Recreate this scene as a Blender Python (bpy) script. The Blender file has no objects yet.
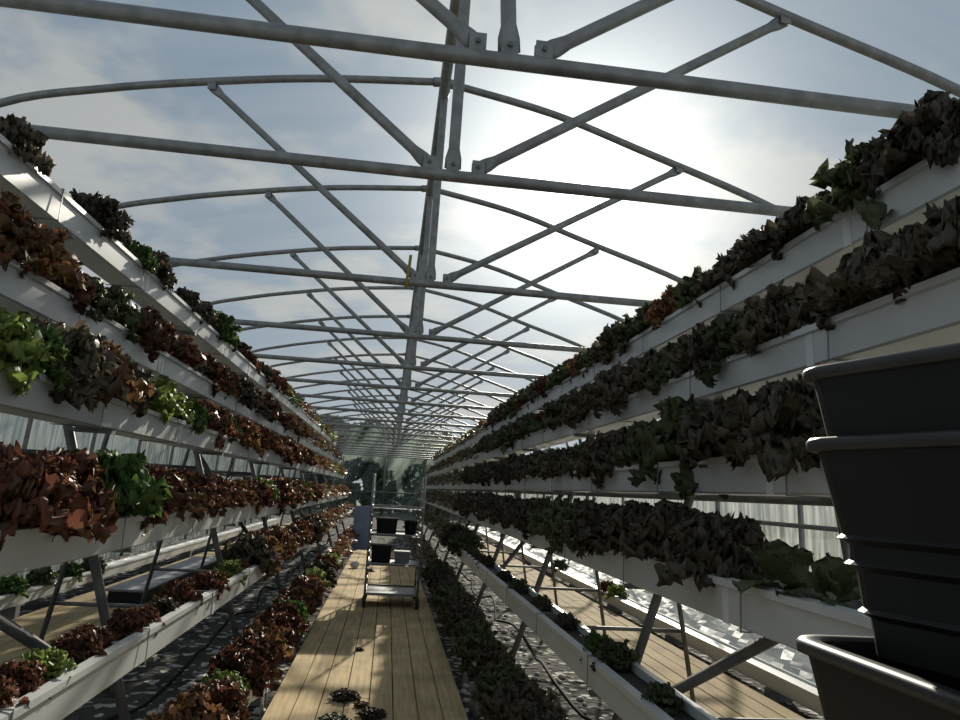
import bpy, math, random
from mathutils import Vector, Matrix
R = random.Random(7)
C = bpy.context.scene.collection
EYE = 1.4

# ------------------------------------------------------------------ helpers
class MB:
    def __init__(s): s.v = []; s.f = []; s.tip = []
    def box(s, x0, x1, y0, y1, z0, z1):
        b = len(s.v)
        s.v += [(x0,y0,z0),(x1,y0,z0),(x1,y1,z0),(x0,y1,z0),(x0,y0,z1),(x1,y0,z1),(x1,y1,z1),(x0,y1,z1)]
        s.f += [tuple(b+i for i in q) for q in ((0,3,2,1),(4,5,6,7),(0,1,5,4),(1,2,6,5),(2,3,7,6),(3,0,4,7))]
        return s
    def tube(s, pts, rad, n=10, side=None):
        """sweep an ellipse along pts; rad: one radius or a list of (a, b)"""
        pts = [Vector(p) for p in pts]
        if not isinstance(rad, (list, tuple)): rad = [(rad, rad)]*len(pts)
        b = len(s.v)
        for i, p in enumerate(pts):
            t = (pts[min(i+1, len(pts)-1)]-pts[max(i-1, 0)]).normalized()
            u = Vector(side) if side else (Vector((0,1,0)) if abs(t.y) < .9 else Vector((0,0,1)))
            u = (u-t*u.dot(t)).normalized(); w = t.cross(u)
            for k in range(n):
                a = 2*math.pi*k/n
                s.v.append(tuple(p+u*(math.cos(a)*rad[i][0])+w*(math.sin(a)*rad[i][1])))
        for i in range(len(pts)-1):
            for k in range(n):
                k2 = (k+1) % n
                s.f.append((b+i*n+k, b+i*n+k2, b+(i+1)*n+k2, b+(i+1)*n+k))
        s.f.append(tuple(b+k for k in reversed(range(n))))
        s.f.append(tuple(b+(len(pts)-1)*n+k for k in range(n)))
        return s
    def strut(s, p, q, r, fl=.11):
        """pipe with both ends hammered flat"""
        p = Vector(p); q = Vector(q); d = (q-p).normalized(); L = (q-p).length
        ts = [0, fl*.5, fl, L-fl, L-fl*.5, L]
        rr = [(r*.3, r*1.5), (r*.35, r*1.45), (r, r), (r, r), (r*.35, r*1.45), (r*.3, r*1.5)]
        return s.tube([p+d*t for t in ts], rr, 10)
    def prism(s, prof, y0, y1, sx=1):
        """closed (x, z) outline swept along y"""
        n = len(prof); b = len(s.v)
        for y in (y0, y1): s.v += [(sx*x, y, z) for x, z in prof]
        for k in range(n):
            k2 = (k+1) % n
            q = (b+k, b+k2, b+n+k2, b+n+k)
            s.f.append(q if sx > 0 else q[::-1])
        c0 = tuple(b+k for k in range(n)); c1 = tuple(b+n+k for k in reversed(range(n)))
        s.f += [c0[::-1], c1[::-1]] if sx > 0 else [c0, c1]
        return s
    def lathe(s, prof, n=16, c=(0,0,0)):
        b = len(s.v)
        for r, z in prof:
            for k in range(n):
                a = 2*math.pi*k/n
                s.v.append((c[0]+r*math.cos(a), c[1]+r*math.sin(a), c[2]+z))
        for i in range(len(prof)-1):
            for k in range(n):
                k2 = (k+1) % n
                s.f.append((b+i*n+k, b+i*n+k2, b+(i+1)*n+k2, b+(i+1)*n+k))
        s.f.append(tuple(b+k for k in reversed(range(n))))
        s.f.append(tuple(b+(len(prof)-1)*n+k for k in range(n)))
        return s
    def mesh(s, name, mat, smooth=False):
        m = bpy.data.meshes.new(name); m.from_pydata(s.v, [], s.f)
        if s.tip:
            a = m.attributes.new('tip', 'FLOAT', 'POINT'); a.data.foreach_set('value', s.tip)
        if mat: m.materials.append(mat)
        if smooth: m.polygons.foreach_set('use_smooth', [True]*len(m.polygons))
        m.update(); return m
    def build(s, name, mat, parent=None, loc=(0,0,0), smooth=False):
        return link(name, s.mesh(name, mat, smooth), parent, loc)

def link(name, data, parent=None, loc=(0,0,0), rz=0, sc=1):
    o = bpy.data.objects.new(name, data); C.objects.link(o)
    o.parent = parent; o.location = loc; o.rotation_euler = (0,0,rz); o.scale = (sc,sc,sc)
    return o
def tag(o, label, cat, group=None, kind=None):
    o['label'] = label; o['category'] = cat
    if group: o['group'] = group
    if kind: o['kind'] = kind
    return o
def thing(name, label, cat, loc=(0,0,0), group=None, rz=0, sc=1):
    return tag(link(name, None, None, loc, rz, sc), label, cat, group)
def structure(o): o['kind'] = 'structure'; return o
def bevel(o, w, n=2):
    m = o.modifiers.new('bevel', 'BEVEL'); m.width = w; m.segments = n; m.limit_method = 'ANGLE'; return o
def spline(pts, n=6):
    P = [Vector(p) for p in pts]; P = [P[0]*2-P[1]]+P+[P[-1]*2-P[-2]]; out = []
    for i in range(1, len(P)-2):
        for k in range(n):
            t = k/n; a, b, c, d = P[i-1:i+3]
            out.append(.5*((2*b)+(c-a)*t+(2*a-5*b+4*c-d)*t*t+(3*b-a-3*c+d)*t**3))
    return out+[P[-2]]
ORD = ['first','second','third','fourth','fifth','sixth','seventh','eighth','ninth','tenth','eleventh','twelfth','thirteenth','fourteenth','fifteenth','sixteenth','seventeenth','eighteenth','nineteenth','twentieth']
def ordinal(i):
    if i < 20: return ORD[i]
    if i == 29: return 'thirtieth'
    if i == 39: return 'fortieth'
    return ['twenty','thirty','forty','fifty'][(i+1)//10-2]+'-'+ORD[(i+1) % 10-1]

# ------------------------------------------------------------------ materials
def mat(name, col=(.5,.5,.5), rough=.5, metal=0, var=0, vscale=8, bump=0, spec=.5, stretch=(1,1,1)):
    m = bpy.data.materials.new(name); m.use_nodes = True; nt = m.node_tree; N = nt.nodes; L = nt.links
    b = N['Principled BSDF']; b.inputs['Base Color'].default_value = (*col,1)
    b.inputs['Roughness'].default_value = rough; b.inputs['Metallic'].default_value = metal
    b.inputs['Specular IOR Level'].default_value = spec
    if var or bump:
        tc = N.new('ShaderNodeTexCoord'); mp = N.new('ShaderNodeMapping'); mp.inputs['Scale'].default_value = stretch
        L.new(tc.outputs['Object'], mp.inputs['Vector'])
        nz = N.new('ShaderNodeTexNoise'); nz.inputs['Scale'].default_value = vscale; nz.inputs['Detail'].default_value = 5
        L.new(mp.outputs[0], nz.inputs['Vector'])
        if var:
            rp = N.new('ShaderNodeValToRGB'); rp.color_ramp.elements[0].position = .3; rp.color_ramp.elements[1].position = .72
            rp.color_ramp.elements[0].color = (*[c*(1-var) for c in col],1); rp.color_ramp.elements[1].color = (*[min(1,c*(1+var)) for c in col],1)
            L.new(nz.outputs['Fac'], rp.inputs[0]); L.new(rp.outputs[0], b.inputs['Base Color'])
        if bump:
            bp = N.new('ShaderNodeBump'); bp.inputs['Strength'].default_value = bump; bp.inputs['Distance'].default_value = .02
            L.new(nz.outputs['Fac'], bp.inputs['Height']); L.new(bp.outputs[0], b.inputs['Normal'])
    return m
def leaf_mat(name, base, tip, trans=.4, jitter=.35, rough=.5):
    m = bpy.data.materials.new(name); m.use_nodes = True; nt = m.node_tree; N = nt.nodes; L = nt.links
    b = N['Principled BSDF']; b.inputs['Roughness'].default_value = rough; b.inputs['Specular IOR Level'].default_value = .4
    at = N.new('ShaderNodeAttribute'); at.attribute_name = 'tip'
    tc = N.new('ShaderNodeTexCoord'); nz = N.new('ShaderNodeTexNoise'); nz.inputs['Scale'].default_value = 22; nz.inputs['Detail'].default_value = 4
    L.new(tc.outputs['Object'], nz.inputs['Vector'])
    ad = N.new('ShaderNodeMath'); ad.operation = 'MULTIPLY_ADD'; ad.inputs[1].default_value = .9; ad.inputs[2].default_value = -.45
    L.new(nz.outputs['Fac'], ad.inputs[0])
    su = N.new('ShaderNodeMath'); su.operation = 'ADD'; su.use_clamp = True
    L.new(at.outputs['Fac'], su.inputs[0]); L.new(ad.outputs[0], su.inputs[1])
    mx = N.new('ShaderNodeMix'); mx.data_type = 'RGBA'; mx.inputs['A'].default_value = (*base,1); mx.inputs['B'].default_value = (*tip,1)
    L.new(su.outputs[0], mx.inputs['Factor'])
    oi = N.new('ShaderNodeObjectInfo'); mr = N.new('ShaderNodeMapRange'); mr.inputs['To Min'].default_value = 1-jitter; mr.inputs['To Max'].default_value = 1+jitter
    L.new(oi.outputs['Random'], mr.inputs['Value'])
    hs = N.new('ShaderNodeHueSaturation'); L.new(mr.outputs[0], hs.inputs['Value']); L.new(mx.outputs['Result'], hs.inputs['Color'])
    L.new(hs.outputs[0], b.inputs['Base Color'])
    tr = N.new('ShaderNodeBsdfTranslucent'); L.new(hs.outputs[0], tr.inputs['Color'])
    ms = N.new('ShaderNodeMixShader'); ms.inputs[0].default_value = trans
    L.new(b.outputs[0], ms.inputs[1]); L.new(tr.outputs[0], ms.inputs[2]); L.new(ms.outputs[0], N['Material Output'].inputs['Surface'])
    return m
def film_mat(name, clear, col=(.9,.93,.95), streak=0, stretch=(1,1,1), scale=3, diffuse=.3, bump=.15, colvar=0, rot=0):
    """greenhouse plastic: part clear, part milky; creases and condensation vary how milky"""
    m = bpy.data.materials.new(name); m.use_nodes = True; nt = m.node_tree; N = nt.nodes; L = nt.links
    N.remove(N['Principled BSDF'])
    tp = N.new('ShaderNodeBsdfTransparent'); tp.inputs['Color'].default_value = (.97,.98,.98,1)
    tl = N.new('ShaderNodeBsdfTranslucent'); tl.inputs['Color'].default_value = (*col,1)
    df = N.new('ShaderNodeBsdfDiffuse'); df.inputs['Color'].default_value = (*col,1)
    m1 = N.new('ShaderNodeMixShader'); m1.inputs[0].default_value = diffuse; L.new(tl.outputs[0], m1.inputs[1]); L.new(df.outputs[0], m1.inputs[2])
    m2 = N.new('ShaderNodeMixShader'); m2.inputs[0].default_value = clear; L.new(m1.outputs[0], m2.inputs[1]); L.new(tp.outputs[0], m2.inputs[2])
    tc = N.new('ShaderNodeTexCoord'); mp = N.new('ShaderNodeMapping'); mp.vector_type = 'TEXTURE' if rot else 'POINT'; mp.inputs['Rotation'].default_value = (0,rot,0); mp.inputs['Scale'].default_value = [1/k for k in stretch] if rot else stretch; L.new(tc.outputs['Object'], mp.inputs[0])
    nz = N.new('ShaderNodeTexNoise'); nz.inputs['Scale'].default_value = scale; nz.inputs['Detail'].default_value = 6; L.new(mp.outputs[0], nz.inputs['Vector'])
    if streak:
        mr = N.new('ShaderNodeMapRange'); mr.inputs['From Min'].default_value = .35; mr.inputs['From Max'].default_value = .65
        mr.inputs['To Min'].default_value = min(1,clear+streak); mr.inputs['To Max'].default_value = max(0,clear-streak)
        L.new(nz.outputs['Fac'], mr.inputs['Value']); L.new(mr.outputs[0], m2.inputs[0])
    if colvar:
        rp = N.new('ShaderNodeValToRGB'); e = rp.color_ramp.elements; e[0].position = .36; e[1].position = .62
        e[0].color = (*[c*(1-colvar) for c in col],1); e[1].color = (*[min(.95,c*(1+colvar*.45)) for c in col],1)
        L.new(nz.outputs['Fac'], rp.inputs[0])
        for n in (tl, df): L.new(rp.outputs[0], n.inputs['Color'])
    bp = N.new('ShaderNodeBump'); bp.inputs['Strength'].default_value = bump; L.new(nz.outputs['Fac'], bp.inputs['Height'])
    for n in (tl, df): L.new(bp.outputs[0], n.inputs['Normal'])
    L.new(m2.outputs[0], N['Material Output'].inputs['Surface'])
    return m
steel = mat('galvanised_steel', (.25,.255,.25), .5, .5, .25, 14)
steel_dark = mat('weathered_steel', (.15,.15,.145), .55, .4, .3, 10)
trough_m = mat('white_plastic', (.52,.535,.53), .34, 0, .10, 5, 0, .5, (1,.4,1))
trough_in = mat('white_plastic_film', (.66,.67,.66), .4, 0, .1, 9)
clip_m = mat('grey_clip_wire', (.20,.205,.205), .4)
black = mat('black_plastic', (.009,.010,.010), .5, 0, .35, 6, .05, .3)
black_rim = mat('worn_black_plastic', (.028,.028,.029), .45, 0, .3, 20)
rubber = mat('black_rubber', (.015,.015,.015), .7)
hose_m = mat('black_hose', (.02,.02,.02), .8, spec=.15)
pvc = mat('white_pvc', (.7,.7,.68), .35)
greypvc = mat('grey_pvc', (.2,.2,.2), .5, 0, .2, 10)
blue_m = mat('blue_plastic_sheet', (.19,.25,.38), .5, 0, .2, 4)
yellow_m = mat('yellow_strap', (.30,.23,.05), .6)
strip_shade = mat('painted_strip_shade', (.025,.02,.016), .9, 0, .4, 40, .6)  # near-black colour paints the shade inside the right seedling trough
lid_m = mat('grey_board', (.22,.225,.23), .5, 0, .25, 5)
bark = mat('bark', (.06,.05,.04), .9, 0, .3, 12)
stem_m = mat('pale_stem', (.55,.56,.42), .5)
stone_m = mat('pale_stone', (.45,.43,.40), .8, 0, .3, 12)
paper_m = mat('crumpled_white_paper', (.62,.62,.6), .7)
film = film_mat('greenhouse_film', .94, streak=.05, stretch=(.25,1.2,.25), scale=2)
skirt = film_mat('milky_film', .12, col=(.70,.71,.66), streak=.08, stretch=(6,6,.5), scale=2.4, diffuse=.25, bump=1.0, colvar=.55)
endfilm = film_mat('condensed_film', .84, col=(.66,.80,.74), streak=.15, stretch=(1.3,1,.3), scale=.9, rot=.5)
sheet_m = mat('white_ground_film', (.5,.51,.5), .4, 0, .25, 4, .9)

def wood_mat(name, k):
    m = bpy.data.materials.new(name); m.use_nodes = True; nt = m.node_tree; N = nt.nodes; L = nt.links
    b = N['Principled BSDF']; b.inputs['Roughness'].default_value = .85; b.inputs['Specular IOR Level'].default_value = .12
    tc = N.new('ShaderNodeTexCoord'); mp = N.new('ShaderNodeMapping'); mp.inputs['Scale'].default_value = (14,.8,1); L.new(tc.outputs['Object'], mp.inputs[0])
    nz = N.new('ShaderNodeTexNoise'); nz.inputs['Scale'].default_value = 3; nz.inputs['Detail'].default_value = 8; L.new(mp.outputs[0], nz.inputs['Vector'])
    rp = N.new('ShaderNodeValToRGB'); e = rp.color_ramp.elements
    e[0].position = .3; e[0].color = (.36*k,.27*k,.145*k,1); e[1].position = .75; e[1].color = (.54*k,.42*k,.245*k,1); L.new(nz.outputs['Fac'], rp.inputs[0])
    n2 = N.new('ShaderNodeTexNoise'); n2.inputs['Scale'].default_value = 2.2; n2.inputs['Detail'].default_value = 4; L.new(tc.outputs['Object'], n2.inputs['Vector'])
    mr = N.new('ShaderNodeMapRange'); mr.inputs['From Min'].default_value = .35; mr.inputs['From Max'].default_value = .65; mr.inputs['To Min'].default_value = .78; mr.inputs['To Max'].default_value = 1.08
    L.new(n2.outputs['Fac'], mr.inputs['Value'])
    hs = N.new('ShaderNodeHueSaturation'); L.new(mr.outputs[0], hs.inputs['Value']); L.new(rp.outputs[0], hs.inputs['Color']); L.new(hs.outputs[0], b.inputs['Base Color'])
    bp = N.new('ShaderNodeBump'); bp.inputs['Strength'].default_value = .15; bp.inputs['Distance'].default_value = .01; L.new(nz.outputs['Fac'], bp.inputs['Height']); L.new(bp.outputs[0], b.inputs['Normal'])
    return m
wood = wood_mat('softwood_boards', 1.12); old_wood = wood_mat('weathered_boards', .72)
def gravel_mat():
    m = bpy.data.materials.new('soil_and_gravel'); m.use_nodes = True; nt = m.node_tree; N = nt.nodes; L = nt.links
    b = N['Principled BSDF']; b.inputs['Roughness'].default_value = .95; b.inputs['Specular IOR Level'].default_value = .1
    tc = N.new('ShaderNodeTexCoord')
    vo = N.new('ShaderNodeTexVoronoi'); vo.inputs['Scale'].default_value = 16; L.new(tc.outputs['Object'], vo.inputs['Vector'])
    nz = N.new('ShaderNodeTexNoise'); nz.inputs['Scale'].default_value = 1.3; nz.inputs['Detail'].default_value = 5; L.new(tc.outputs['Object'], nz.inputs['Vector'])
    rp = N.new('ShaderNodeValToRGB'); e = rp.color_ramp.elements; e[0].position = .35; e[0].color = (.035,.033,.029,1); e[1].position = .7; e[1].color = (.095,.09,.078,1)
    L.new(nz.outputs['Fac'], rp.inputs[0])
    sx = N.new('ShaderNodeSeparateColor'); L.new(vo.outputs['Color'], sx.inputs[0])
    r2 = N.new('ShaderNodeValToRGB'); e = r2.color_ramp.elements; e[0].position = .80; e[0].color = (0,0,0,1); e[1].position = .86; e[1].color = (1,1,1,1); L.new(sx.outputs[0], r2.inputs[0])
    mx = N.new('ShaderNodeMix'); mx.data_type = 'RGBA'; mx.inputs['B'].default_value = (.42,.41,.38,1)
    L.new(r2.outputs[0], mx.inputs['Factor']); L.new(rp.outputs[0], mx.inputs['A']); L.new(mx.outputs['Result'], b.inputs['Base Color'])
    bp = N.new('ShaderNodeBump'); bp.inputs['Strength'].default_value = .8; bp.inputs['Distance'].default_value = .03; L.new(vo.outputs['Distance'], bp.inputs['Height']); L.new(bp.outputs[0], b.inputs['Normal'])
    return m
gravel = gravel_mat()
grass_m = mat('rough_grass', (.05,.08,.03), .9, 0, .4, 6, .5)

# ------------------------------------------------------------------ the setting
YE = 38.6
structure(MB().box(-4.5,4.5,-4,YE,-.12,0).build('floor', gravel))
structure(MB().box(-40,40,YE,140,-.16,-.04).build('field', grass_m))
structure(MB().box(-60,-4.5,-4,140,-.16,-.04).build('verge', grass_m))
structure(MB().box(4.5,60,-4,140,-.16,-.04).build('verge', grass_m))
def decking(x0, x1, n, y0, y1, L, name, wd=None):
    m = MB(); w = (x1-x0)/n
    for i in range(n):
        y = y0-(i*.83) % L
        while y < y1:
            a, b = max(y, y0), min(y+L, y1)
            if b-a > .05: m.box(x0+i*w+.003, x0+(i+1)*w-.003, a+.002, b-.002, .035+R.uniform(-.002,.002), .06+R.uniform(-.0015,.0015))
            y += L
    for k in range(int((y1-y0)/1.2)): m.box(x0+.02, x1-.02, y0+.3+k*1.2, y0+.37+k*1.2, 0, .033)
    return structure(bevel(m.build(name, wd or wood), .003, 1))
decking(-.619,.591,8,-1.5,16.2,3.0,'boardwalk')
decking(1.85,2.86,7,-1,30,3.0,'boardwalk', old_wood)
decking(-3.24,-2.25,7,-1,30,3.0,'boardwalk', old_wood)

# hoop outline (x, z)
HOOP = [(-4.45,0),(-4.43,1.2),(-4.38,2.2),(-4.22,2.95),(-3.8,3.6),(-3.14,4.09),(-2.41,4.31),(-1.62,4.475),(-.8,4.61),(.2,4.71),(1.1,4.545),(1.87,4.31),(3.1,3.90),(3.8,3.5),(4.22,2.9),(4.38,2.15),(4.43,1.2),(4.45,0)]
left = spline([Vector((x,0,z)) for x, z in HOOP[:10]], 5); right = spline([Vector((x,0,z)) for x, z in HOOP[9:]], 5)
def hoop_x(z, side):
    pts = left if side < 0 else right
    for a, b in zip(pts, pts[1:]):
        if (a.z-z)*(b.z-z) <= 0 and a.z != b.z: return a.x+(b.x-a.x)*(z-a.z)/(b.z-a.z)
def film_strip(pts, y0, y1, n):
    m = MB(); k = len(pts)
    for j in range(n+1):
        y = y0+(y1-y0)*j/n
        for p in pts: m.v.append((p.x, y, p.z))
    for j in range(n):
        for i in range(k-1): m.f.append((j*k+i, j*k+i+1, (j+1)*k+i+1, (j+1)*k+i))
    return m
ctr = Vector((.0,0,1.6))
prof = [p+(p-ctr).normalized()*.045 for p in left+right[1:]]
top = [p for p in prof if p.z > 2.0]
structure(film_strip(top, -3.5, YE, 22).build('ceiling', film, smooth=True))
zl = top[0].z
structure(film_strip([Vector((-4.5,0,0)), Vector((-4.485,0,.8)), Vector((-4.465,0,1.4)), top[0]], -3.5, YE, 40).build('wall_left', skirt, smooth=True))
structure(film_strip([top[-1], Vector((4.465,0,1.4)), Vector((4.485,0,.8)), Vector((4.5,0,0))], -3.5, YE, 40).build('wall_right', skirt, smooth=True))
m = MB(); gp = [(p.x, YE, max(p.z,0)) for p in prof]
m.v = gp; m.f = [tuple(range(len(gp)))]
structure(m.build('wall_back', endfilm))
# end frame
g = thing('end_wall_frame', 'grey steel post and rail frame of the far end wall', 'frame', (0,YE-.08,0))
MB().tube([(-.23,0,0),(-.23,0,2.93)], .05).build('post', steel_dark, g, smooth=True)
for x in (-2.4,1.9): MB().tube([(x,0,0),(x,0,2.93)], .04).build('post', steel_dark, g, smooth=True)
MB().tube([(-4.3,-.06,1.17),(4.3,-.06,1.17)], .04).build('rail', steel_dark, g, smooth=True)

# side wall rails and ground film
for sx, nm in ((-1,'left'),(1,'right')):
    tag(MB().tube([(sx*4.36,-3,1.25),(sx*4.36,38,1.25)], .025, 8).build('wall_rail', steel_dark, smooth=True), f'thin horizontal steel pipe running along the milky {nm} side wall', 'rail')
    if sx < 0: continue
    m = MB(); nx, ny = 8, 160; x0, x1 = (3.2, 4.4)
    for j in range(ny+1):
        for i in range(nx+1):
            x = x0+(x1-x0)*i/nx; e = 1 if 0 < i < nx else .2
            m.v.append((sx*x, -2+32*j/ny, .015+e*(.03+.03*math.sin(j*1.9+i*2.3)*math.sin(j*.7-i)+R.uniform(0,.035))))
    for j in range(ny):
        for i in range(nx):
            q = (j*(nx+1)+i, j*(nx+1)+i+1, (j+1)*(nx+1)+i+1, (j+1)*(nx+1)+i); m.f.append(q if sx > 0 else q[::-1])
    tag(m.build('ground_sheet', sheet_m), f'crumpled white plastic sheet on the ground along the {nm} side wall', 'plastic sheet')

# ------------------------------------------------------------------ roof trusses
ys = [2.41]+[3.446+2.0*k for k in range(18)]
CH = 2.98; AX = .2
for i, y in enumerate(ys):
    ax = .32 if i == 0 else AX
    who = 'nearest' if i == 0 else ('farthest' if i == len(ys)-1 else ordinal(i)+' from the near end')
    t = thing('roof_truss', f'grey steel arched roof truss over the aisle, {who}', 'truss', (0,y,0), 'roof trusses along the tunnel')
    hi = 12 if i < 6 else 8
    dz = -.07 if i >= 3 else 0
    low = lambda p, q: Vector((p.x, p.y, p.z+min(1,max(0,(p.z-3)/1.2))*q))
    hl = [low(p, dz) for p in left]; hr = [low(p, dz-(.10*min(1,max(0,p.x-.2)) if i == 1 else 0)) for p in right]
    bl, br = ((-1.62,0,4.43),(2.22,0,4.17)) if i == 2 else (((-1.62,0,4.43),(2.02,0,4.13)) if i == 1 else ((-1.5,0,4.38),(2.08,0,4.11)))
    MB().tube(hl, .03, hi).build('hoop', steel, t, smooth=True)
    MB().tube(hr, .03, hi).build('hoop', steel, t, smooth=True)
    MB().tube([(hoop_x(CH,-1),0,CH),(hoop_x(CH,1),0,CH)], .03, hi).build('chord', steel, t, smooth=True)
    MB().tube([(AX-.09,0,4.70+dz),(AX,0,4.71+dz),(AX+.09,0,4.695+dz)], .038, hi).build('apex_sleeve', steel, t, smooth=True)
    if i < 14:
        MB().strut((ax,0,CH+.04),(AX+.01,0,4.68+dz), .03).build('king_post', steel, t, smooth=True)
        MB().strut((ax-.12,0,CH+.05),bl, .027).build('brace', steel, t, smooth=True)
        MB().strut((ax+.13,0,CH+.05),br, .027).build('brace', steel, t, smooth=True)
        for dx in (-.12,0,.13):
            m = MB().box(ax+dx-.032, ax+dx+.032, -.012-.008, -.012, CH+.015, CH+.09).box(ax+dx-.032, ax+dx+.032, .012, .012+.008, CH+.015, CH+.09)
            lug = m.build('lug', steel, t)
            if i < 6:
                MB().tube([(ax+dx,-.03,CH+.055),(ax+dx,.03,CH+.055)], .01, 6, (0,0,1)).build('bolt', steel_dark, lug)
    for x, z in ((bl[0],bl[2]+.01),(br[0],br[2]+.01)):
        MB().box(x-.03, x+.03, -.02, -.012, z-.04, z+.03).build('lug', steel, t)
tag(MB().tube([(AX,-2,4.59),(AX,38.4,4.59)], .042, 12).build('ridge_pipe', steel, smooth=True), 'long steel ridge pipe running down the middle of the roof', 'pipe')
m = MB(); y3 = ys[2]
m.tube([(AX-.185,y3-.045,2.92),(AX-.18,y3-.04,3.0),(AX-.17,y3-.042,3.1),(AX-.165,y3-.043,3.19)], [(.012,.003)]*4, 8, (1,0,0))
tag(m.build('yellow_strap', yellow_m, smooth=True), 'short yellow strap hanging at the middle of a roof chord', 'strap')

# ------------------------------------------------------------------ growing racks
YB = 24.0; YEND = {-1: 19.0, 1: 24.0}
TX = [1.40,1.26,1.12,.98,.84,.66]
TZ = {-1: [2.51,2.06,1.695,1.232,.828,.28], 1: [2.379,1.972,1.57,1.197,.785,.28]}
TN = ['top','second','third','fourth','fifth','lowest']
W = .18
PROF = [(0,0),(0,-.02),(.012,-.024),(.016,-.118),(.024,-.124),(.158,-.124),(.164,-.118),(.168,-.024),(.18,-.02),(.18,0),(.148,.004),(.146,-.016),(.034,-.016),(.032,.004)]
def trough(x, z, sx, y0, y1, label, clips=True, feet=False, deep=.016):
    t = thing('grow_trough', label, 'trough', (sx*x, y0, z-.124), 'white growing troughs')
    b = MB(); L = y1-y0; k = 0; yy = 0
    b.prism([(px, (pz if pz != -.016 else -deep)+.124) for px, pz in PROF], 0, L, sx)
    b.build('gutter', trough_m, t)
    MB().box(min(sx*.036,sx*.144), max(sx*.036,sx*.144), .02, L-.02, .125-deep, .1275-deep).build('planting_strip', strip_shade if deep > .02 and sx > 0 else trough_in, t)  # right seedling trough: strip coloured dark for the shade in it
    if clips:
        yy = (.95-y0) % 1.0
        while yy < min(L, 17):
            m = MB()
            m.box(min(-sx*.003,-sx*.0003), max(-sx*.003,-sx*.0003), yy-.003, yy+.003, .0, .127)
            m.box(min(-sx*.004,sx*.184), max(-sx*.004,sx*.184), yy-.003, yy+.003, .1285, .132)
            m.box(min(-sx*.004,sx*.184), max(-sx*.004,sx*.184), yy-.003, yy+.003, -.004, -.0005)
            m.build('clip', clip_m, t)
            if int(yy) % 3 == 0:
                MB().prism([(-.002,.127),(.0105,.1),(.0135,.0),(.016,.0),(.014,.12)], yy+.1, yy+.14, sx).build('joint_sleeve', trough_in, t)
            yy += 1.0
    if feet:
        for k in range(int(L/2)):
            MB().box(min(0,sx*.18), max(0,sx*.18), .4+k*2, .48+k*2, -(z-.124)+.001, -.001).build('foot', greypvc, t)
    return t
for sx, nm in ((-1,'left'),(1,'right')):
    for i in range(6):
        trough(TX[i], TZ[sx][i], sx, .6 if sx < 0 else 1.2, YEND[sx], f'long white plastic growing trough, {TN[i]} tier of the {nm} rack' if i in (0,5) else f'long white plastic growing trough, {TN[i]} tier from the top of the {nm} rack', feet=(i == 5), deep=(.028 if i == 4 else .016))
trough(2.93, .21, 1, 1.0, YB, 'low white growing trough beside the outer boardwalk on the right', False, True)
trough(3.30, .26, -1, 1.0, YB, 'low white growing trough beside the outer boardwalk on the left', False, True)
# A-frame trestles
def legx(z): return .775+.339*z
for sx, nm in ((-1,'left'),(1,'right')):
    n = 0
    for k in range(0, 14):
        y = (3.12 if sx < 0 else 2.95)+2*k
        if y > YEND[sx]: break
        t = thing('rack_trestle', f'grey steel A-frame trestle carrying the {nm} rack troughs, {ordinal(k)} from the near end', 'trestle', (0,y,0), f'trestles of the {nm} rack')
        MB().tube([(sx*legx(0),0,0),(sx*legx(2.72),0,2.72)], .02, 8).build('front_leg', steel_dark, t, smooth=True)
        MB().tube([(sx*2.16,.0,0),(sx*(legx(2.72)+.02),0,2.70)], .017, 8).build('rear_leg', steel_dark, t, smooth=True)
        for z in (.55, 1.46): 
            xr = 2.16-(2.16-legx(2.72))*z/2.72
            MB().tube([(sx*legx(z),.035,z),(sx*xr,.035,z)], .014, 6).build('crossbar', steel_dark, t, smooth=True)
        for i in range(5):
            zb = TZ[sx][i]-.124-.018
            xa, xb = TX[i]+.01, legx(zb)+.01
            MB().box(min(sx*xa,sx*xb), max(sx*xa,sx*xb), -.02, .02, zb, zb+.0165).build('bracket', steel_dark, t)
        if k % 2 == 0:
            z0, z1 = .58, 1.66
            MB().tube([(sx*(legx(z0)+.04),-.02,z0),(sx*(legx(z1)+.04),-1.98,z1)], .019, 8).build('brace', steel_dark, t, smooth=True)
    tag(MB().tube([(sx*1.945,.7,1.455),(sx*1.945,YEND[sx]+.1,1.455)], .024, 8).build('rack_rail', steel_dark, smooth=True), f'horizontal steel pipe along the back of the {nm} rack', 'rail')
    pts = []
    for k in range(0, 38):
        y = 1.2+k*.45; pts.append((sx*(1.20+.05*math.sin(k*1.3)), y, .17+.10*math.sin(k*.9)**2))
    tag(MB().tube(spline(pts,3), .012, 6).build('water_hose', hose_m, smooth=True), f'thin black irrigation hose lying along the ground under the {nm} rack', 'hose')

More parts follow.
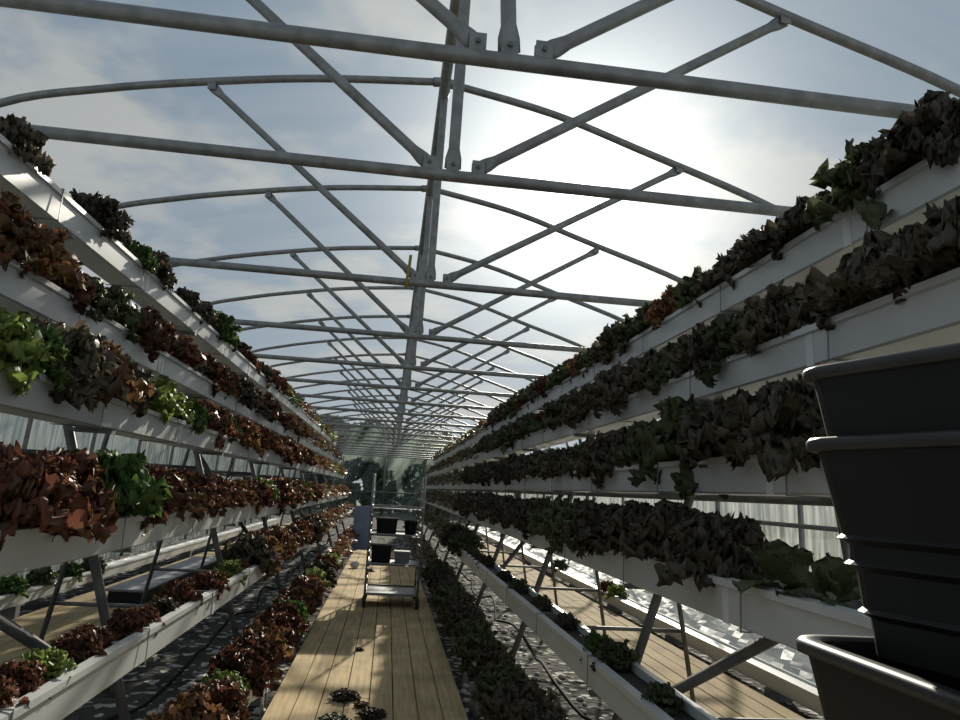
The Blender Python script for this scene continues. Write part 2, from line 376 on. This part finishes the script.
# ------------------------------------------------------------------ lettuces
def leaf(m, phi, e0, L, Wd, droop, ruf, r0, z0, rnd, nt, ns, lobe, tipbias):
    S = Vector((-math.sin(phi), math.cos(phi), 0)); H = Vector((math.cos(phi), math.sin(phi), 0))
    p = H*r0+Vector((0,0,z0)); b = len(m.v); ph = rnd.uniform(0,6.28); k1 = rnd.uniform(19,26); k2 = rnd.uniform(8,12); lp = rnd.uniform(0,6.28)
    tw = rnd.uniform(-.45,.45); ln = rnd.uniform(11,16)
    for i in range(nt+1):
        t = i/nt; e = e0-droop*t**1.3
        T = H*math.cos(e)+Vector((0,0,math.sin(e)))
        if i: p = p+T*(L/nt)
        w = Wd*(.20+.80*math.sin(math.pi*(.08+.62*t))**.8)*(1+lobe*math.sin(lp+t*ln))
        if t > .8: w *= math.sqrt(max(.02, 1-((t-.8)/.2)**2*.96))
        S2 = (S*math.cos(tw*t)+T.cross(S)*math.sin(tw*t)); Nn = S2.cross(T)
        for j in range(ns+1):
            s = 2*j/ns-1; ed = abs(s)
            amp = ruf*(ed**1.2*min(1,.15+t*1.5)+.7*t**3)
            off = amp*(math.sin(k1*t+ph+math.copysign(2.1,s))+.6*math.sin(k2*s*1.6+ph*2+t*8))-.30*w*s*s*(1-t)+.10*w*s*s
            jag = rnd.uniform(-1,1)*ruf*.30*max(ed**3, t**4)
            q = p+S2*(w*s*(1-.10*t*ed)+jag)+Nn*(-off+jag)+T*(ruf*.9*math.sin(k2*s*1.8+ph)*t*t-.22*L*t*t*ed*ed*.6+jag)
            m.v.append(tuple(q)); m.tip.append(max(0,min(1, tipbias+.62*t+.45*ed*ed-.35)))
    for i in range(nt):
        for j in range(ns):
            a = b+i*(ns+1)+j; m.f.append((a, a+1, a+ns+2, a+ns+1))
def lettuce_mesh(seed, n=46, size=.185, ruf=.012, wid=.32, lobe=.12, nt=15, ns=10, droop=1.5, tipbias=.2):
    rnd = random.Random(seed); m = MB()
    for i in range(n):
        u = (i/(n-1))**.9                             # 0 outer .. 1 inner
        e0 = math.radians(18+66*u+rnd.uniform(-12,12)); L = size*(1-.30*u)*rnd.uniform(.72,1.15)
        leaf(m, i*2.39996+rnd.uniform(-.3,.3), e0, L, L*wid*rnd.uniform(.8,1.2), droop*(1-.5*u)*rnd.uniform(.6,1.25), ruf, .012, .01+.05*u, rnd, nt, ns, lobe, tipbias)
    return m
LM = {
 'dark':   leaf_mat('dark_red_leaf',  (.105,.105,.06), (.105,.075,.055), .32, .3),
 'red':    leaf_mat('red_leaf',       (.105,.09,.042), (.175,.05,.033), .38, .35),
 'bronze': leaf_mat('bronze_leaf',    (.14,.125,.045),   (.23,.092,.044), .38, .3),
 'green':  leaf_mat('green_leaf',     (.12,.18,.05),    (.085,.17,.035), .40, .3),
 'lime':   leaf_mat('yellow_green_leaf', (.20,.25,.07), (.18,.25,.055), .42, .2),
 'olive':  leaf_mat('olive_green_leaf',  (.10,.125,.055), (.085,.10,.045), .32, .25),
 'broad':  leaf_mat('broad_green_leaf',  (.09,.105,.045), (.07,.09,.036), .32, .2)}
LOOK = {'dark':'dark maroon frilly lettuce','red':'red frilly lettuce','bronze':'bronze oak-leaf lettuce','green':'bright green frilly lettuce','lime':'yellow-green lettuce','olive':'dull olive-green lettuce','broad':'broad-leaved green plant'}
KIND = {'dark':'dark_lettuce','red':'red_lettuce','bronze':'bronze_lettuce','green':'green_lettuce','lime':'yellow_green_lettuce','olive':'olive_lettuce','broad':'leafy_green'}
PROTO = {}; LOW = {}
for ci, c in enumerate(LM):
    PROTO[c] = []; LOW[c] = []
    for v in range(3):
        kw = dict(ruf=.013, wid=.31, lobe=.16)
        if c == 'bronze': kw = dict(ruf=.011, wid=.26, lobe=.30)
        if c == 'lime': kw = dict(ruf=.010, wid=.38, lobe=.07, n=28)
        if c == 'olive': kw = dict(ruf=.012, wid=.36, lobe=.12, n=38)
        if c == 'green': kw = dict(ruf=.014, wid=.30, lobe=.18, n=54, size=.175)
        if c == 'broad': kw = dict(ruf=.005, wid=.42, lobe=.02, n=10, size=.2, droop=1.1)
        near_kw = dict(kw)
        if c != 'broad': near_kw.update(n=int(kw.get('n',46)*1.5), wid=kw['wid']*.72, ruf=kw['ruf']*1.2, nt=24, ns=10)
        PROTO[c].append(lettuce_mesh(100*ci+v, **near_kw).mesh(KIND[c]+'_leaves', LM[c], True))
        kw['n'] = 17 if c != 'broad' else 7
        if c != 'broad': kw['wid'] *= 1.25
        LOW[c].append(lettuce_mesh(100*ci+50+v, nt=5, ns=4, **kw))
STEM = MB().lathe([(.017,-.014),(.02,.0),(.016,.03),(.008,.06)], 8).mesh('stem', stem_m, True)

# planting plan: (tier, first plants listed by hand as (y, kind, size), then random mix)
def mixed(weights): 
    ks = list(weights); return R.choices(ks, [weights[k] for k in ks])[0]
PLAN = {}
PLAN[(-1,0)] = ([(2.68,'dark',.85),(3.45,'dark',1.0),(3.98,'green',.75),(4.22,'dark',.95),(5.05,'dark',.9),(5.35,'dark',.9),(5.85,'green',1.15),(6.3,'dark',.9),(6.9,'red',.9),(7.4,'red',.8),(8.0,'dark',.9),(8.4,'red',1.1)], {'red':3,'dark':2,'olive':2,'lime':1,'bronze':1})
PLAN[(-1,1)] = ([(2.32,'bronze',1.15),(2.62,'bronze',1.15),(2.92,'red',.75),(3.12,'olive',.85),(3.42,'olive',1.0),(3.75,'red',1.0),(4.05,'red',1.0),(4.4,'red',1.0),(4.75,'dark',.95),(5.1,'red',1.0),(5.45,'red',1.0)], {'red':5,'dark':2,'bronze':2,'olive':1})
PLAN[(-1,2)] = ([(2.2,'lime',1.0),(2.42,'green',1.0),(2.68,'dark',1.25),(2.98,'bronze',1.2),(3.28,'dark',1.1),(3.6,'lime',1.05),(3.95,'lime',1.0),(4.3,'green',.95),(4.65,'red',1.0),(5.0,'red',1.0),(5.35,'green',.9),(5.7,'red',1.0)], {'red':4,'lime':2,'green':1,'bronze':2,'dark':1})
PLAN[(-1,3)] = ([(2.2,'red',1.25),(2.5,'red',1.25),(2.92,'green',1.45),(3.36,'red',1.15),(3.72,'bronze',1.1),(4.05,'red',1.1),(4.4,'red',1.0)], {'red':6,'bronze':2,'dark':2,'lime':.7})
PLAN[(-1,4)] = ([(1.98,'red',.55),(2.15,'red',.5),(2.3,'lime',.5),(2.55,'red',.48),(2.68,'red',.45),(2.95,'red',.5),(3.12,'red',.45),(3.4,'dark',.4),(3.7,'red',.6),(4.1,'red',.55),(4.3,'bronze',.5),(4.75,'lime',.6)], {'red':4,'bronze':3,'dark':2})
PLAN[(-1,5)] = ([(3.0,'bronze',1.15),(3.35,'bronze',1.2),(3.75,'red',1.05),(4.1,'lime',.8),(4.4,'red',1.1),(4.8,'red',1.1),(5.2,'bronze',1.1),(5.6,'red',1.1),(6.0,'red',1.1),(6.35,'green',1.0)], {'red':5,'bronze':2,'lime':1,'dark':1})
PLAN[(1,0)] = ([(1.72,'dark',1.05),(2.02,'olive',1.15),(2.34,'dark',.95),(2.6,'dark',1.0),(2.98,'dark',1.0),(3.3,'olive',1.0),(3.62,'bronze',1.0),(3.95,'olive',.95)], {'dark':3,'olive':3,'bronze':1.2,'red':1})
PLAN[(1,1)] = ([(1.48,'dark',1.15),(1.78,'dark',1.2),(2.28,'dark',1.05),(2.58,'olive',1.05),(2.9,'dark',1.1),(3.25,'olive',1.0)], {'dark':4,'olive':3,'red':1})
PLAN[(1,2)] = ([(1.42,'red',.9),(1.72,'dark',.9),(2.02,'dark',1.3),(2.36,'dark',1.3),(2.72,'olive',1.4),(3.1,'olive',1.1)], {'dark':5,'olive':2,'red':1})
PLAN[(1,3)] = ([(1.66,'broad',.72),(1.9,'broad',.8),(2.26,'dark',1.05),(2.55,'dark',1.15),(2.88,'dark',1.15),(3.2,'dark',1.1),(3.55,'dark',1.1)], {'dark':6,'red':1,'olive':1})
PLAN[(1,4)] = ([(2.35,'olive',.4),(2.9,'olive',.55),(3.1,'green',.5),(3.7,'dark',.4),(4.3,'dark',.4)], {'dark':3,'olive':2})
PLAN[(1,5)] = ([(2.45,'dark',1.2),(2.75,'dark',1.25),(3.1,'dark',1.2),(3.45,'dark',1.1),(3.8,'dark',1.2),(4.3,'olive',1.0)], {'dark':5,'olive':2})
plants = []
for (sx, ti), (near, mix) in PLAN.items():
    seq = list(near); y = seq[-1][0]
    while y < YEND[sx]-.5:
        gap = R.uniform(.27,.36)
        if ti == 4 and y < 6 and sx > 0: gap = R.uniform(.6,.9)
        if ti == 5 and sx > 0 and y < 8: gap = R.uniform(.34,.5)
        if R.random() < (.10 if ti else .18): gap += .25
        y += gap
        big = R.uniform(.88,1.2)
        if ti == 4 and y < (5.2 if sx < 0 else 8): big = R.uniform(.38,.52)
        seq.append((y, mixed(mix), big))
    for n, (y, c, s) in enumerate(seq):
        plants.append((sx*(TX[ti]+.085+R.uniform(-.015,.015)), y, TZ[sx][ti]-(.0105 if ti != 4 else .0225), sx, ti, n, c, s))
IND = sorted(plants, key=lambda p: p[1])[:292]
IND_SET = set(id(p) for p in IND)
for p in IND:
    x, y, z, sx, ti, n, c, s = p
    side = 'left' if sx < 0 else 'right'
    tier = {0:'top trough',5:'lowest trough'}.get(ti, TN[ti]+' trough from the top')
    lab = f'{"small " if s < .7 else ""}{LOOK[c]}, {ordinal(n)} from the near end, {TN[ti]} tier, {side} rack'
    t = thing(KIND[c], lab, 'lettuce' if c != 'broad' else 'plant', (x,y,z), f'plants in the {tier} of the {side} rack', R.uniform(0,6.28), s)
    link('foliage', R.choice(PROTO[c]), t)
    if y < 5.5: link('stem', STEM, t, (0,0,.016))
    # outer leaves spill over the aisle side: lean the head a little towards the aisle
    t.rotation_euler = (R.uniform(-.12,.12), -sx*R.uniform(.05,.3), t.rotation_euler.z) if s > .7 else (0,0,t.rotation_euler.z)
far = {}
big = MB(); mats = list(LM); faces_mat = []
for p in plants:
    if id(p) in IND_SET: continue
    x, y, z, sx, ti, n, c, s = p
    src = R.choice(LOW[c]); b = len(big.v); a = R.uniform(0,6.28); ca, sa = math.cos(a)*s, math.sin(a)*s
    for v in src.v: big.v.append((x+ca*v[0]-sa*v[1], y+sa*v[0]+ca*v[1], z+.005+v[2]*s))
    big.tip += src.tip; big.f += [tuple(b+i for i in f) for f in src.f]; faces_mat += [mats.index(c)]*len(src.f)
me = big.mesh('distant_lettuces', None, True)
for c in mats: me.materials.append(LM[c])
me.polygons.foreach_set('material_index', faces_mat); me.update()
tag(link('distant_lettuces', me), 'red and green lettuces crowding the far ends of both racks', 'lettuce', None, 'stuff')
# plants in the low outer troughs
for k, (y, c, s) in enumerate([(6.4,'green',.9),(6.9,'olive',.9),(7.4,'green',.9),(8.0,'olive',.95),(8.7,'green',.8),(9.3,'olive',.9)]):
    t = thing(KIND[c], f'{LOOK[c]}, {ordinal(k)} along the low trough by the left outer boardwalk', 'lettuce', (-3.385,y,.2495), 'plants in the left outer trough', R.uniform(0,6), s)
    link('foliage', PROTO[c][k % 3], t)
for k, (y, c, s) in enumerate([(9.3,'lime',.9),(9.75,'bronze',.8),(12.5,'olive',.9)]):
    t = thing(KIND[c], f'{LOOK[c]} in the low trough beside the right outer boardwalk', 'lettuce', (3.015,y,.1995), 'plants in the right outer trough', R.uniform(0,6), s)
    link('foliage', PROTO[c][k % 3], t)
# shade inside the right seedling trough is painted on its planting strip
# ------------------------------------------------------------------ black crates at the right
def crate(label, x0, x1, y0, y1, z, h, taper, ridge=(), rz=0):
    """rim rectangle at height z, body tapering h below it; far-left corner is (x0, y1)"""
    c, s = math.cos(rz), math.sin(rz); ux, uy = (x1-x0)/2, -(y1-y0)/2
    t = thing('black_crate', label, 'crate', (x0+c*ux-s*uy, y1+s*ux+c*uy, z-h), 'stack of black crates', rz)
    hx, hy = (x1-x0)/2, (y1-y0)/2
    def ring(ex, zz, cr=.035, n=5):
        out = []
        for (cx, cy, a0) in ((1,1,0),(-1,1,90),(-1,-1,180),(1,-1,270)):
            for k in range(n+1):
                a = math.radians(a0+90*k/n)
                out.append((cx*(hx-ex-cr)+cr*math.cos(a), cy*(hy-ex-cr)+cr*math.sin(a), zz))
        return out
    def loft(rings, close_bottom=False):
        m = MB(); n = len(rings[0])
        for r in rings: m.v += r
        for i in range(len(rings)-1):
            for k in range(n):
                k2 = (k+1) % n; m.f.append((i*n+k, i*n+k2, (i+1)*n+k2, (i+1)*n+k))
        if close_bottom: m.f.append(tuple((len(rings)-1)*n+k for k in range(n)))
        return m
    e = lambda d: .005+taper*d/h
    outer = [ring(.008, h-.008)]+[ring(e(d), h-d) for d in (.012, h*.3)]
    for a in ridge: outer += [ring(e(a-.004), h-a+.004), ring(e(a)-.004, h-a), ring(e(a)+.004, h-a-.006)]
    outer += [ring(e(h), 0)]
    inner = [ring(e(h)+.006, .006), ring(.024, h-.002)]
    m = loft(outer, True); b = len(m.v); n = len(inner[0])
    for r in inner: m.v += r
    for k in range(n):
        k2 = (k+1) % n; m.f.append((b+k, b+k2, b+n+k2, b+n+k))
    m.f.append(tuple(b+k for k in range(n)))
    m.build('body', black, t, smooth=False)
    rim = loft([ring(.0105,h-.013),ring(.007,h-.0145),ring(.0,h-.013),ring(-.001,h-.004),ring(.002,h),ring(.008,h+.0005),ring(.016,h),ring(.017,h-.004)])
    rim.build('rim', black_rim, t, smooth=True)
    return t
CX0, CY1 = .430, .727
zt = EYE
crate('topmost black plastic crate of the stack at the right edge', CX0-.008, CX0+.352, CY1-.50, CY1, zt+.151, .155, .022, (), math.radians(17))
crate('second black plastic crate down, nested under the topmost one', CX0-.006, CX0+.354, CY1-.50, CY1, zt+.0765, .21, .036, (.10,.125,.17), math.radians(17))
crate('bottom black plastic crate with a pale worn rim, under the nested crates', CX0, CX0+.50, CY1-.60, CY1+.035, zt-.128, .30, .05)
t = thing('crate_stand', 'low steel stand holding the black crates at the right edge', 'stand', (CX0+.22, CY1-.3, 0))
MB().box(-.19,.19,-.28,.29,.935,.9705).build('top', steel_dark, t)
for x in (-.165,.165):
    for y in (-.25,.26): MB().tube([(x,y,0),(x,y,.934)], .016, 8).build('leg', steel_dark, t, smooth=True)

# ------------------------------------------------------------------ trolley on the boardwalk
BZ = .062
t = thing('harvest_trolley', 'tall steel shelf trolley on castors standing on the boardwalk', 'trolley', (.13,9.0,BZ))
tw, td = .30, .38
for x in (-tw,tw):
    for y in (-td,td):
        MB().tube([(x,y,.12),(x,y,1.50)], .013, 8).build('post', steel, t, smooth=True)
        c = MB().tube([(x,y,.065),(x,y,.12)], .012, 8).build('castor', steel_dark, t)
        w = MB().tube([(x-.02,y,.062),(x+.02,y,.062)], .062, 14, (0,0,1)).build('wheel', rubber, c, smooth=True)
SH = [.13,.46,.79,1.10]
for z in SH:
    m = MB().box(-tw,tw,-td,td,z,z+.006)
    for x in (-tw,tw): m.tube([(x,-td,z+.02),(x,td,z+.02)], .011, 6)
    for y in (-td,td): m.tube([(-tw,y,z+.02),(tw,y,z+.02)], .011, 6)
    m.build('shelf', steel, t)
for x in (-tw,tw):
    for z in (.26,.36,.57,.67,.90,1.0,1.22,1.31,1.40,1.49):
        MB().tube([(x,-td,z),(x,td,z)], .008, 6).build('side_bar', steel, t, smooth=True)
def pot(x, y, z, r, h, label):
    o = thing('black_pot', label, 'pot', (x,y,z))
    MB().lathe([(r*.75,0),(r*.96,h*.9)], 16).build('body', black, o, smooth=True)
    MB().lathe([(r*1.0,h*.88),(r*1.03,h*.89),(r*1.03,h),(r*.95,h),(r*.93,h*.9)], 16).build('rim', black_rim, o, smooth=True)
def tub(x, y, z, w, d, h, m_, name, label):
    o = thing(name, label, 'box', (x,y,z))
    b = MB(); a = .9
    b.v = [(-w*a,-d*a,0),(w*a,-d*a,0),(w*a,d*a,0),(-w*a,d*a,0),(-w,-d,h),(w,-d,h),(w,d,h),(-w,d,h)]
    b.f = [(0,3,2,1),(0,1,5,4),(1,2,6,5),(2,3,7,6),(3,0,4,7),(4,5,6,7)]
    b.build('body', m_, o)
    MB().box(-w-.008,w+.008,-d-.008,d+.008,h+.0005,h+.014).build('lid', m_, o)
s3 = BZ+SH[2]+.0065; s2 = BZ+SH[1]+.0065
tub(.02,8.98,s3,.125,.16,.17,black,'black_tub','square black tub on the third shelf of the trolley')
pot(.31,8.95,s3,.085,.17,'round black pot on the third shelf of the trolley, right side')
pot(.33,9.14,s3,.075,.13,'smaller round black pot behind the other pot on the trolley')
tub(-.02,8.98,s2,.12,.15,.19,black,'black_tub','square black tub on the second shelf of the trolley')
tub(.23,8.98,s2,.09,.15,.12,lid_m,'grey_box','small pale grey box on the second shelf of the trolley')

# ------------------------------------------------------------------ other things
o = thing('blue_panel', 'upright blue plastic panel at the far end of the boardwalk', 'panel', (-.53,16.9,0))
MB().box(-.18,.18,-.02,.02,.02,.97).build('sheet', blue_m, o); MB().box(-.19,.19,-.06,.06,0,.0195).build('base', steel_dark, o)
o = thing('long_box', 'long low dark box with a grey lid on the left outer boardwalk', 'box', (-2.62,8.2,.0625))
MB().box(-.17,.17,0,3.6,0,.125).build('body', black, o); bevel(MB().box(-.2,.2,-.03,3.63,.1255,.15).build('lid', lid_m, o), .004)
o = thing('standpipe', 'white plastic standpipe leaning beside the boardwalk edge on the left', 'pipe', (-.645,4.75,0))
MB().tube([(0,0,.004),(-.012,0,.29)], .011, 10).build('riser', pvc, o, smooth=True); MB().tube([(-.012,0,.291),(-.012,0,.315)], .014, 10).build('cap', pvc, o, smooth=True)
tag(MB().tube([(-.65,5.05,.10),(-.75,4.72,.085),(-.85,4.4,.03)], .013, 10).build('drain_pipe', pvc, smooth=True), 'white drain pipe sloping down from the boardwalk edge on the left', 'pipe')
for k, (x, y, h, lab) in enumerate([(.68,6.6,.27,'grey plastic drain pipe standing beside the boardwalk on the right'),(.655,4.9,.2,'short grey drain pipe near the front of the right boardwalk edge'),(.68,8.3,.24,'grey drain pipe by the boardwalk level with the trolley')]):
    o = thing('drain_riser', lab, 'pipe', (x,y,0))
    MB().lathe([(.032,.001),(.032,h)], 14).build('pipe', greypvc, o, smooth=True); MB().lathe([(.042,h*.72),(.042,h+.01),(.03,h+.01)], 14).build('collar', greypvc, o, smooth=True)
for k, (x, y, s, c, lab) in enumerate([(-.17,4.98,.55,'dark','dark wilted lettuce leaves lying on the boardwalk near the front'),(.01,4.62,.5,'dark','small dark clump of leaves at the front of the boardwalk'),(-.19,4.45,.6,'olive','wilted olive lettuce root clump on the boardwalk at the bottom edge'),(-.06,4.82,.3,'bronze','scrap of bronze leaf beside the wilted clump on the boardwalk'),(-.13,6.4,.22,'dark','dark leaf scrap on the boardwalk halfway to the trolley'),(-.18,12.2,.4,'dark','dark leaf litter on the boardwalk beyond the trolley')]):
    o = link('fallen_lettuce', PROTO[c][k % 3], None, (x,y,.066), k*1.3, s); o.scale.z = s*.5; tag(o, lab, 'leaves')
m = MB(); rr = random.Random(3)
m.lathe([(.02,0),(.06,.01),(.075,.05),(.05,.09),(.015,.1)], 9)
m.v = [(x*rr.uniform(.7,1.2), y*rr.uniform(.7,1.2), z*rr.uniform(.8,1.1)) for x, y, z in m.v]
tag(m.build('crumpled_paper', paper_m, None, (-.45,12.6,.062)), 'crumpled white paper lying on the left edge of the boardwalk', 'litter')
# pale stones either side of the boardwalk
def stones(xr, yr, n, label):
    m = MB()
    for i in range(n):
        x = R.uniform(*xr); y = yr[0]+(yr[1]-yr[0])*R.random()**1.6; r = R.uniform(.015,.045)
        b = len(m.v); m.lathe([(r*.5,-.004),(r*.95,r*.2),(r*.8,r*.6),(r*.3,r*.8)], 7, (x,y,.0))
        for k in range(b, len(m.v)):
            v = m.v[k]; m.v[k] = (v[0]+R.uniform(-.2,.2)*r, v[1]+R.uniform(-.2,.2)*r, max(-.004,v[2]+R.uniform(-.1,.1)*r))
    tag(m.build('gravel', stone_m, smooth=True), label, 'gravel', None, 'stuff')
stones((-1.3,-.66), (2.5,15), 420, 'pale stones and grit on the ground left of the boardwalk')
stones((.63,1.5), (2.5,15), 420, 'pale stones and grit on the ground right of the boardwalk')

# ------------------------------------------------------------------ trees beyond the end wall
TL = leaf_mat('tree_leaf', (.045,.065,.025), (.06,.085,.03), .2, .35)
TL2 = leaf_mat('tree_leaf_light', (.11,.14,.04), (.13,.17,.05), .25, .3)
def tree_mesh(seed, h, w):
    rnd = random.Random(seed); m = MB()
    blobs = [(rnd.uniform(-.6,.6)*w, rnd.uniform(-.6,.6)*w, h*rnd.uniform(.10,.85), w*rnd.uniform(.4,.62)) for _ in range(24)]+[(0,0,h*.8,w*.5)]
    for bx, by, bz, br in blobs:
        for _ in range(240):
            a = rnd.uniform(0,6.283); c = rnd.uniform(-1,1); q = math.sqrt(1-c*c); r = br*rnd.uniform(.75,1.05)
            p = Vector((bx+r*q*math.cos(a), by+r*q*math.sin(a), max(.15,bz+r*c)))
            s = rnd.uniform(.14,.30); u = Vector((rnd.uniform(-1,1),rnd.uniform(-1,1),rnd.uniform(-1,1))).normalized()
            v = u.orthogonal().normalized(); b = len(m.v)
            m.v += [tuple(p-u*s), tuple(p+v*s*.5), tuple(p+u*s), tuple(p-v*s*.5)]; m.tip += [rnd.random()]*4; m.f.append((b,b+1,b+2,b+3))
    return m
spots = [(-12.4,44,6.2,1.7),(-9.2,43.5,6.4,1.6),(-6.0,44,6.0,1.6),(-2.9,43.2,5.4,1.5),(.2,43.6,5.0,1.45),(3.2,43.2,4.6,1.45),(6.3,44,4.2,1.6),(9.6,44,4.4,1.7),(-7.6,48.2,6.6,1.8),(-4.0,48.4,6.2,1.7),(-.6,48,6.0,1.6),(2.8,48.4,5.4,1.6),(6.4,48.4,5.0,1.8),(-11.4,48.6,6.8,1.9)]
names = ['front row, farthest left','front row, second from the left','front row, third from the left','front row, just left of the end post','front row, behind the end post','front row, low light crown right of post','front row, second from the right','front row, farthest right','back row, second from the left','back row, third from the left','back row, behind the end post','back row, right of the end post','back row, farthest right','back row, farthest left']
for k, (x, y, h, w) in enumerate(spots):
    t = thing('leafy_tree', f'bushy tree seen through the end wall film, {names[k]}', 'tree', (x,y,-.04), 'trees beyond the end wall')
    tree_mesh(k, h, w).build('crown', TL2 if k == 5 else TL, t)
    MB().tube([(0,0,0),(.05,.03,h*.4),(.0,.0,h*.75)], [(.14,.14),(.1,.1),(.05,.05)], 8).build('trunk', bark, t, smooth=True)

# ------------------------------------------------------------------ sky, sun
SD = Vector((.2595,1,.467)).normalized()
w = bpy.data.worlds.new('sky'); bpy.context.scene.world = w; w.use_nodes = True; nt = w.node_tree; N = nt.nodes; L = nt.links
bg = N['Background']; tc = N.new('ShaderNodeTexCoord')
def math_(op, a, b=None, clamp=False):
    n = N.new('ShaderNodeMath'); n.operation = op; n.use_clamp = clamp
    for i, v in enumerate((a, b)):
        if v is None: continue
        if isinstance(v, (int, float)): n.inputs[i].default_value = v
        else: L.new(v, n.inputs[i])
    return n.outputs[0]
def mix(f, a, b, blend='MIX'):
    n = N.new('ShaderNodeMix'); n.data_type = 'RGBA'; n.blend_type = blend
    for k, v in (('Factor',f),('A',a),('B',b)):
        if isinstance(v, tuple): n.inputs[k].default_value = (*v,1)
        elif isinstance(v, (int,float)): n.inputs[k].default_value = v
        else: L.new(v, n.inputs[k])
    return n.outputs['Result']
sep = N.new('ShaderNodeSeparateXYZ'); L.new(tc.outputs['Generated'], sep.inputs[0])
dt = N.new('ShaderNodeVectorMath'); dt.operation = 'DOT_PRODUCT'; L.new(tc.outputs['Generated'], dt.inputs[0]); dt.inputs[1].default_value = SD
dot = math_('MAXIMUM', dt.outputs['Value'], 0)
up = math_('MAXIMUM', sep.outputs['Z'], 0)
hz = math_('POWER', math_('SUBTRACT', 1, up), 4)
base = mix(hz, (.18,.25,.33), (.40,.45,.50))
# clouds on a flat layer
den = math_('ADD', up, .18)
cx = N.new('ShaderNodeCombineXYZ'); L.new(math_('DIVIDE', sep.outputs['X'], den), cx.inputs[0]); L.new(math_('DIVIDE', sep.outputs['Y'], den), cx.inputs[1])
nz = N.new('ShaderNodeTexNoise'); nz.inputs['Scale'].default_value = 1.7; nz.inputs['Detail'].default_value = 7; nz.inputs['Roughness'].default_value = .55; L.new(cx.outputs[0], nz.inputs['Vector'])
mr = N.new('ShaderNodeMapRange'); mr.interpolation_type = 'SMOOTHSTEP'; mr.inputs['From Min'].default_value = .46; mr.inputs['From Max'].default_value = .60; mr.inputs['To Max'].default_value = .8
L.new(nz.outputs['Fac'], mr.inputs['Value'])
cl = mix(mr.outputs[0], base, (.46,.465,.45))
glow = math_('ADD', math_('ADD', math_('MULTIPLY', math_('POWER', dot, 14), .26), math_('MULTIPLY', math_('POWER', dot, 70), 1.25)), math_('ADD', math_('MULTIPLY', math_('POWER', dot, 500), 2.2), math_('MULTIPLY', math_('POWER', dot, 5000), 4.0)))
gc = N.new('ShaderNodeMix'); gc.data_type = 'RGBA'; gc.blend_type = 'MULTIPLY'; gc.inputs['Factor'].default_value = 1; gc.inputs['A'].default_value = (1,.97,.88,1)
cg = N.new('ShaderNodeCombineXYZ')
for i in range(3): L.new(glow, cg.inputs[i])
L.new(cg.outputs[0], gc.inputs['B'])
L.new(mix(1.0, cl, gc.outputs['Result'], 'ADD'), bg.inputs['Color'])
sl = bpy.data.lights.new('sun', 'SUN'); sl.energy = 6.0; sl.angle = math.radians(.8); sl.color = (1,.92,.78)
so = link('sun', sl); so.rotation_euler = (-SD).to_track_quat('-Z','Y').to_euler()

# ------------------------------------------------------------------ camera (focal length 721 px at 960 wide)
F = 721.0; roll = math.radians(3.3); vx, vy = 388-480, 488-360
a = Vector((vx/F, vy/F, 1)).normalized()                        # tunnel axis in camera space (x right, y down, z forward)
bx, by = a.x*math.cos(roll)+a.y*math.sin(roll), -a.x*math.sin(roll)+a.y*math.cos(roll)
pitch = math.atan2(by, a.z); cz = by*math.sin(pitch)+a.z*math.cos(pitch); yaw = math.atan2(bx, cz)
fwd = Vector((-math.sin(yaw)*math.cos(pitch), math.cos(yaw)*math.cos(pitch), math.sin(pitch)))
r0 = fwd.cross(Vector((0,0,1))).normalized(); u0 = r0.cross(fwd)
# picture is turned clockwise: level right vector appears rotated down
rt = r0*math.cos(roll)+u0*math.sin(roll); upv = u0*math.cos(roll)-r0*math.sin(roll)
cd = bpy.data.cameras.new('camera'); cd.sensor_fit = 'HORIZONTAL'; cd.sensor_width = 36; cd.lens = F/960*36; cd.clip_start = .02; cd.clip_end = 400
co = bpy.data.objects.new('camera', cd); C.objects.link(co)
mw = Matrix((( rt.x, upv.x, -fwd.x, 0),(rt.y, upv.y, -fwd.y, 0),(rt.z, upv.z, -fwd.z, EYE),(0,0,0,1))); co.matrix_world = mw
bpy.context.scene.camera = co
vs = bpy.context.scene.view_settings; vs.view_transform = 'Standard'; vs.look = 'None'; vs.gamma = 1; vs.use_curve_mapping = False; vs.exposure = 0
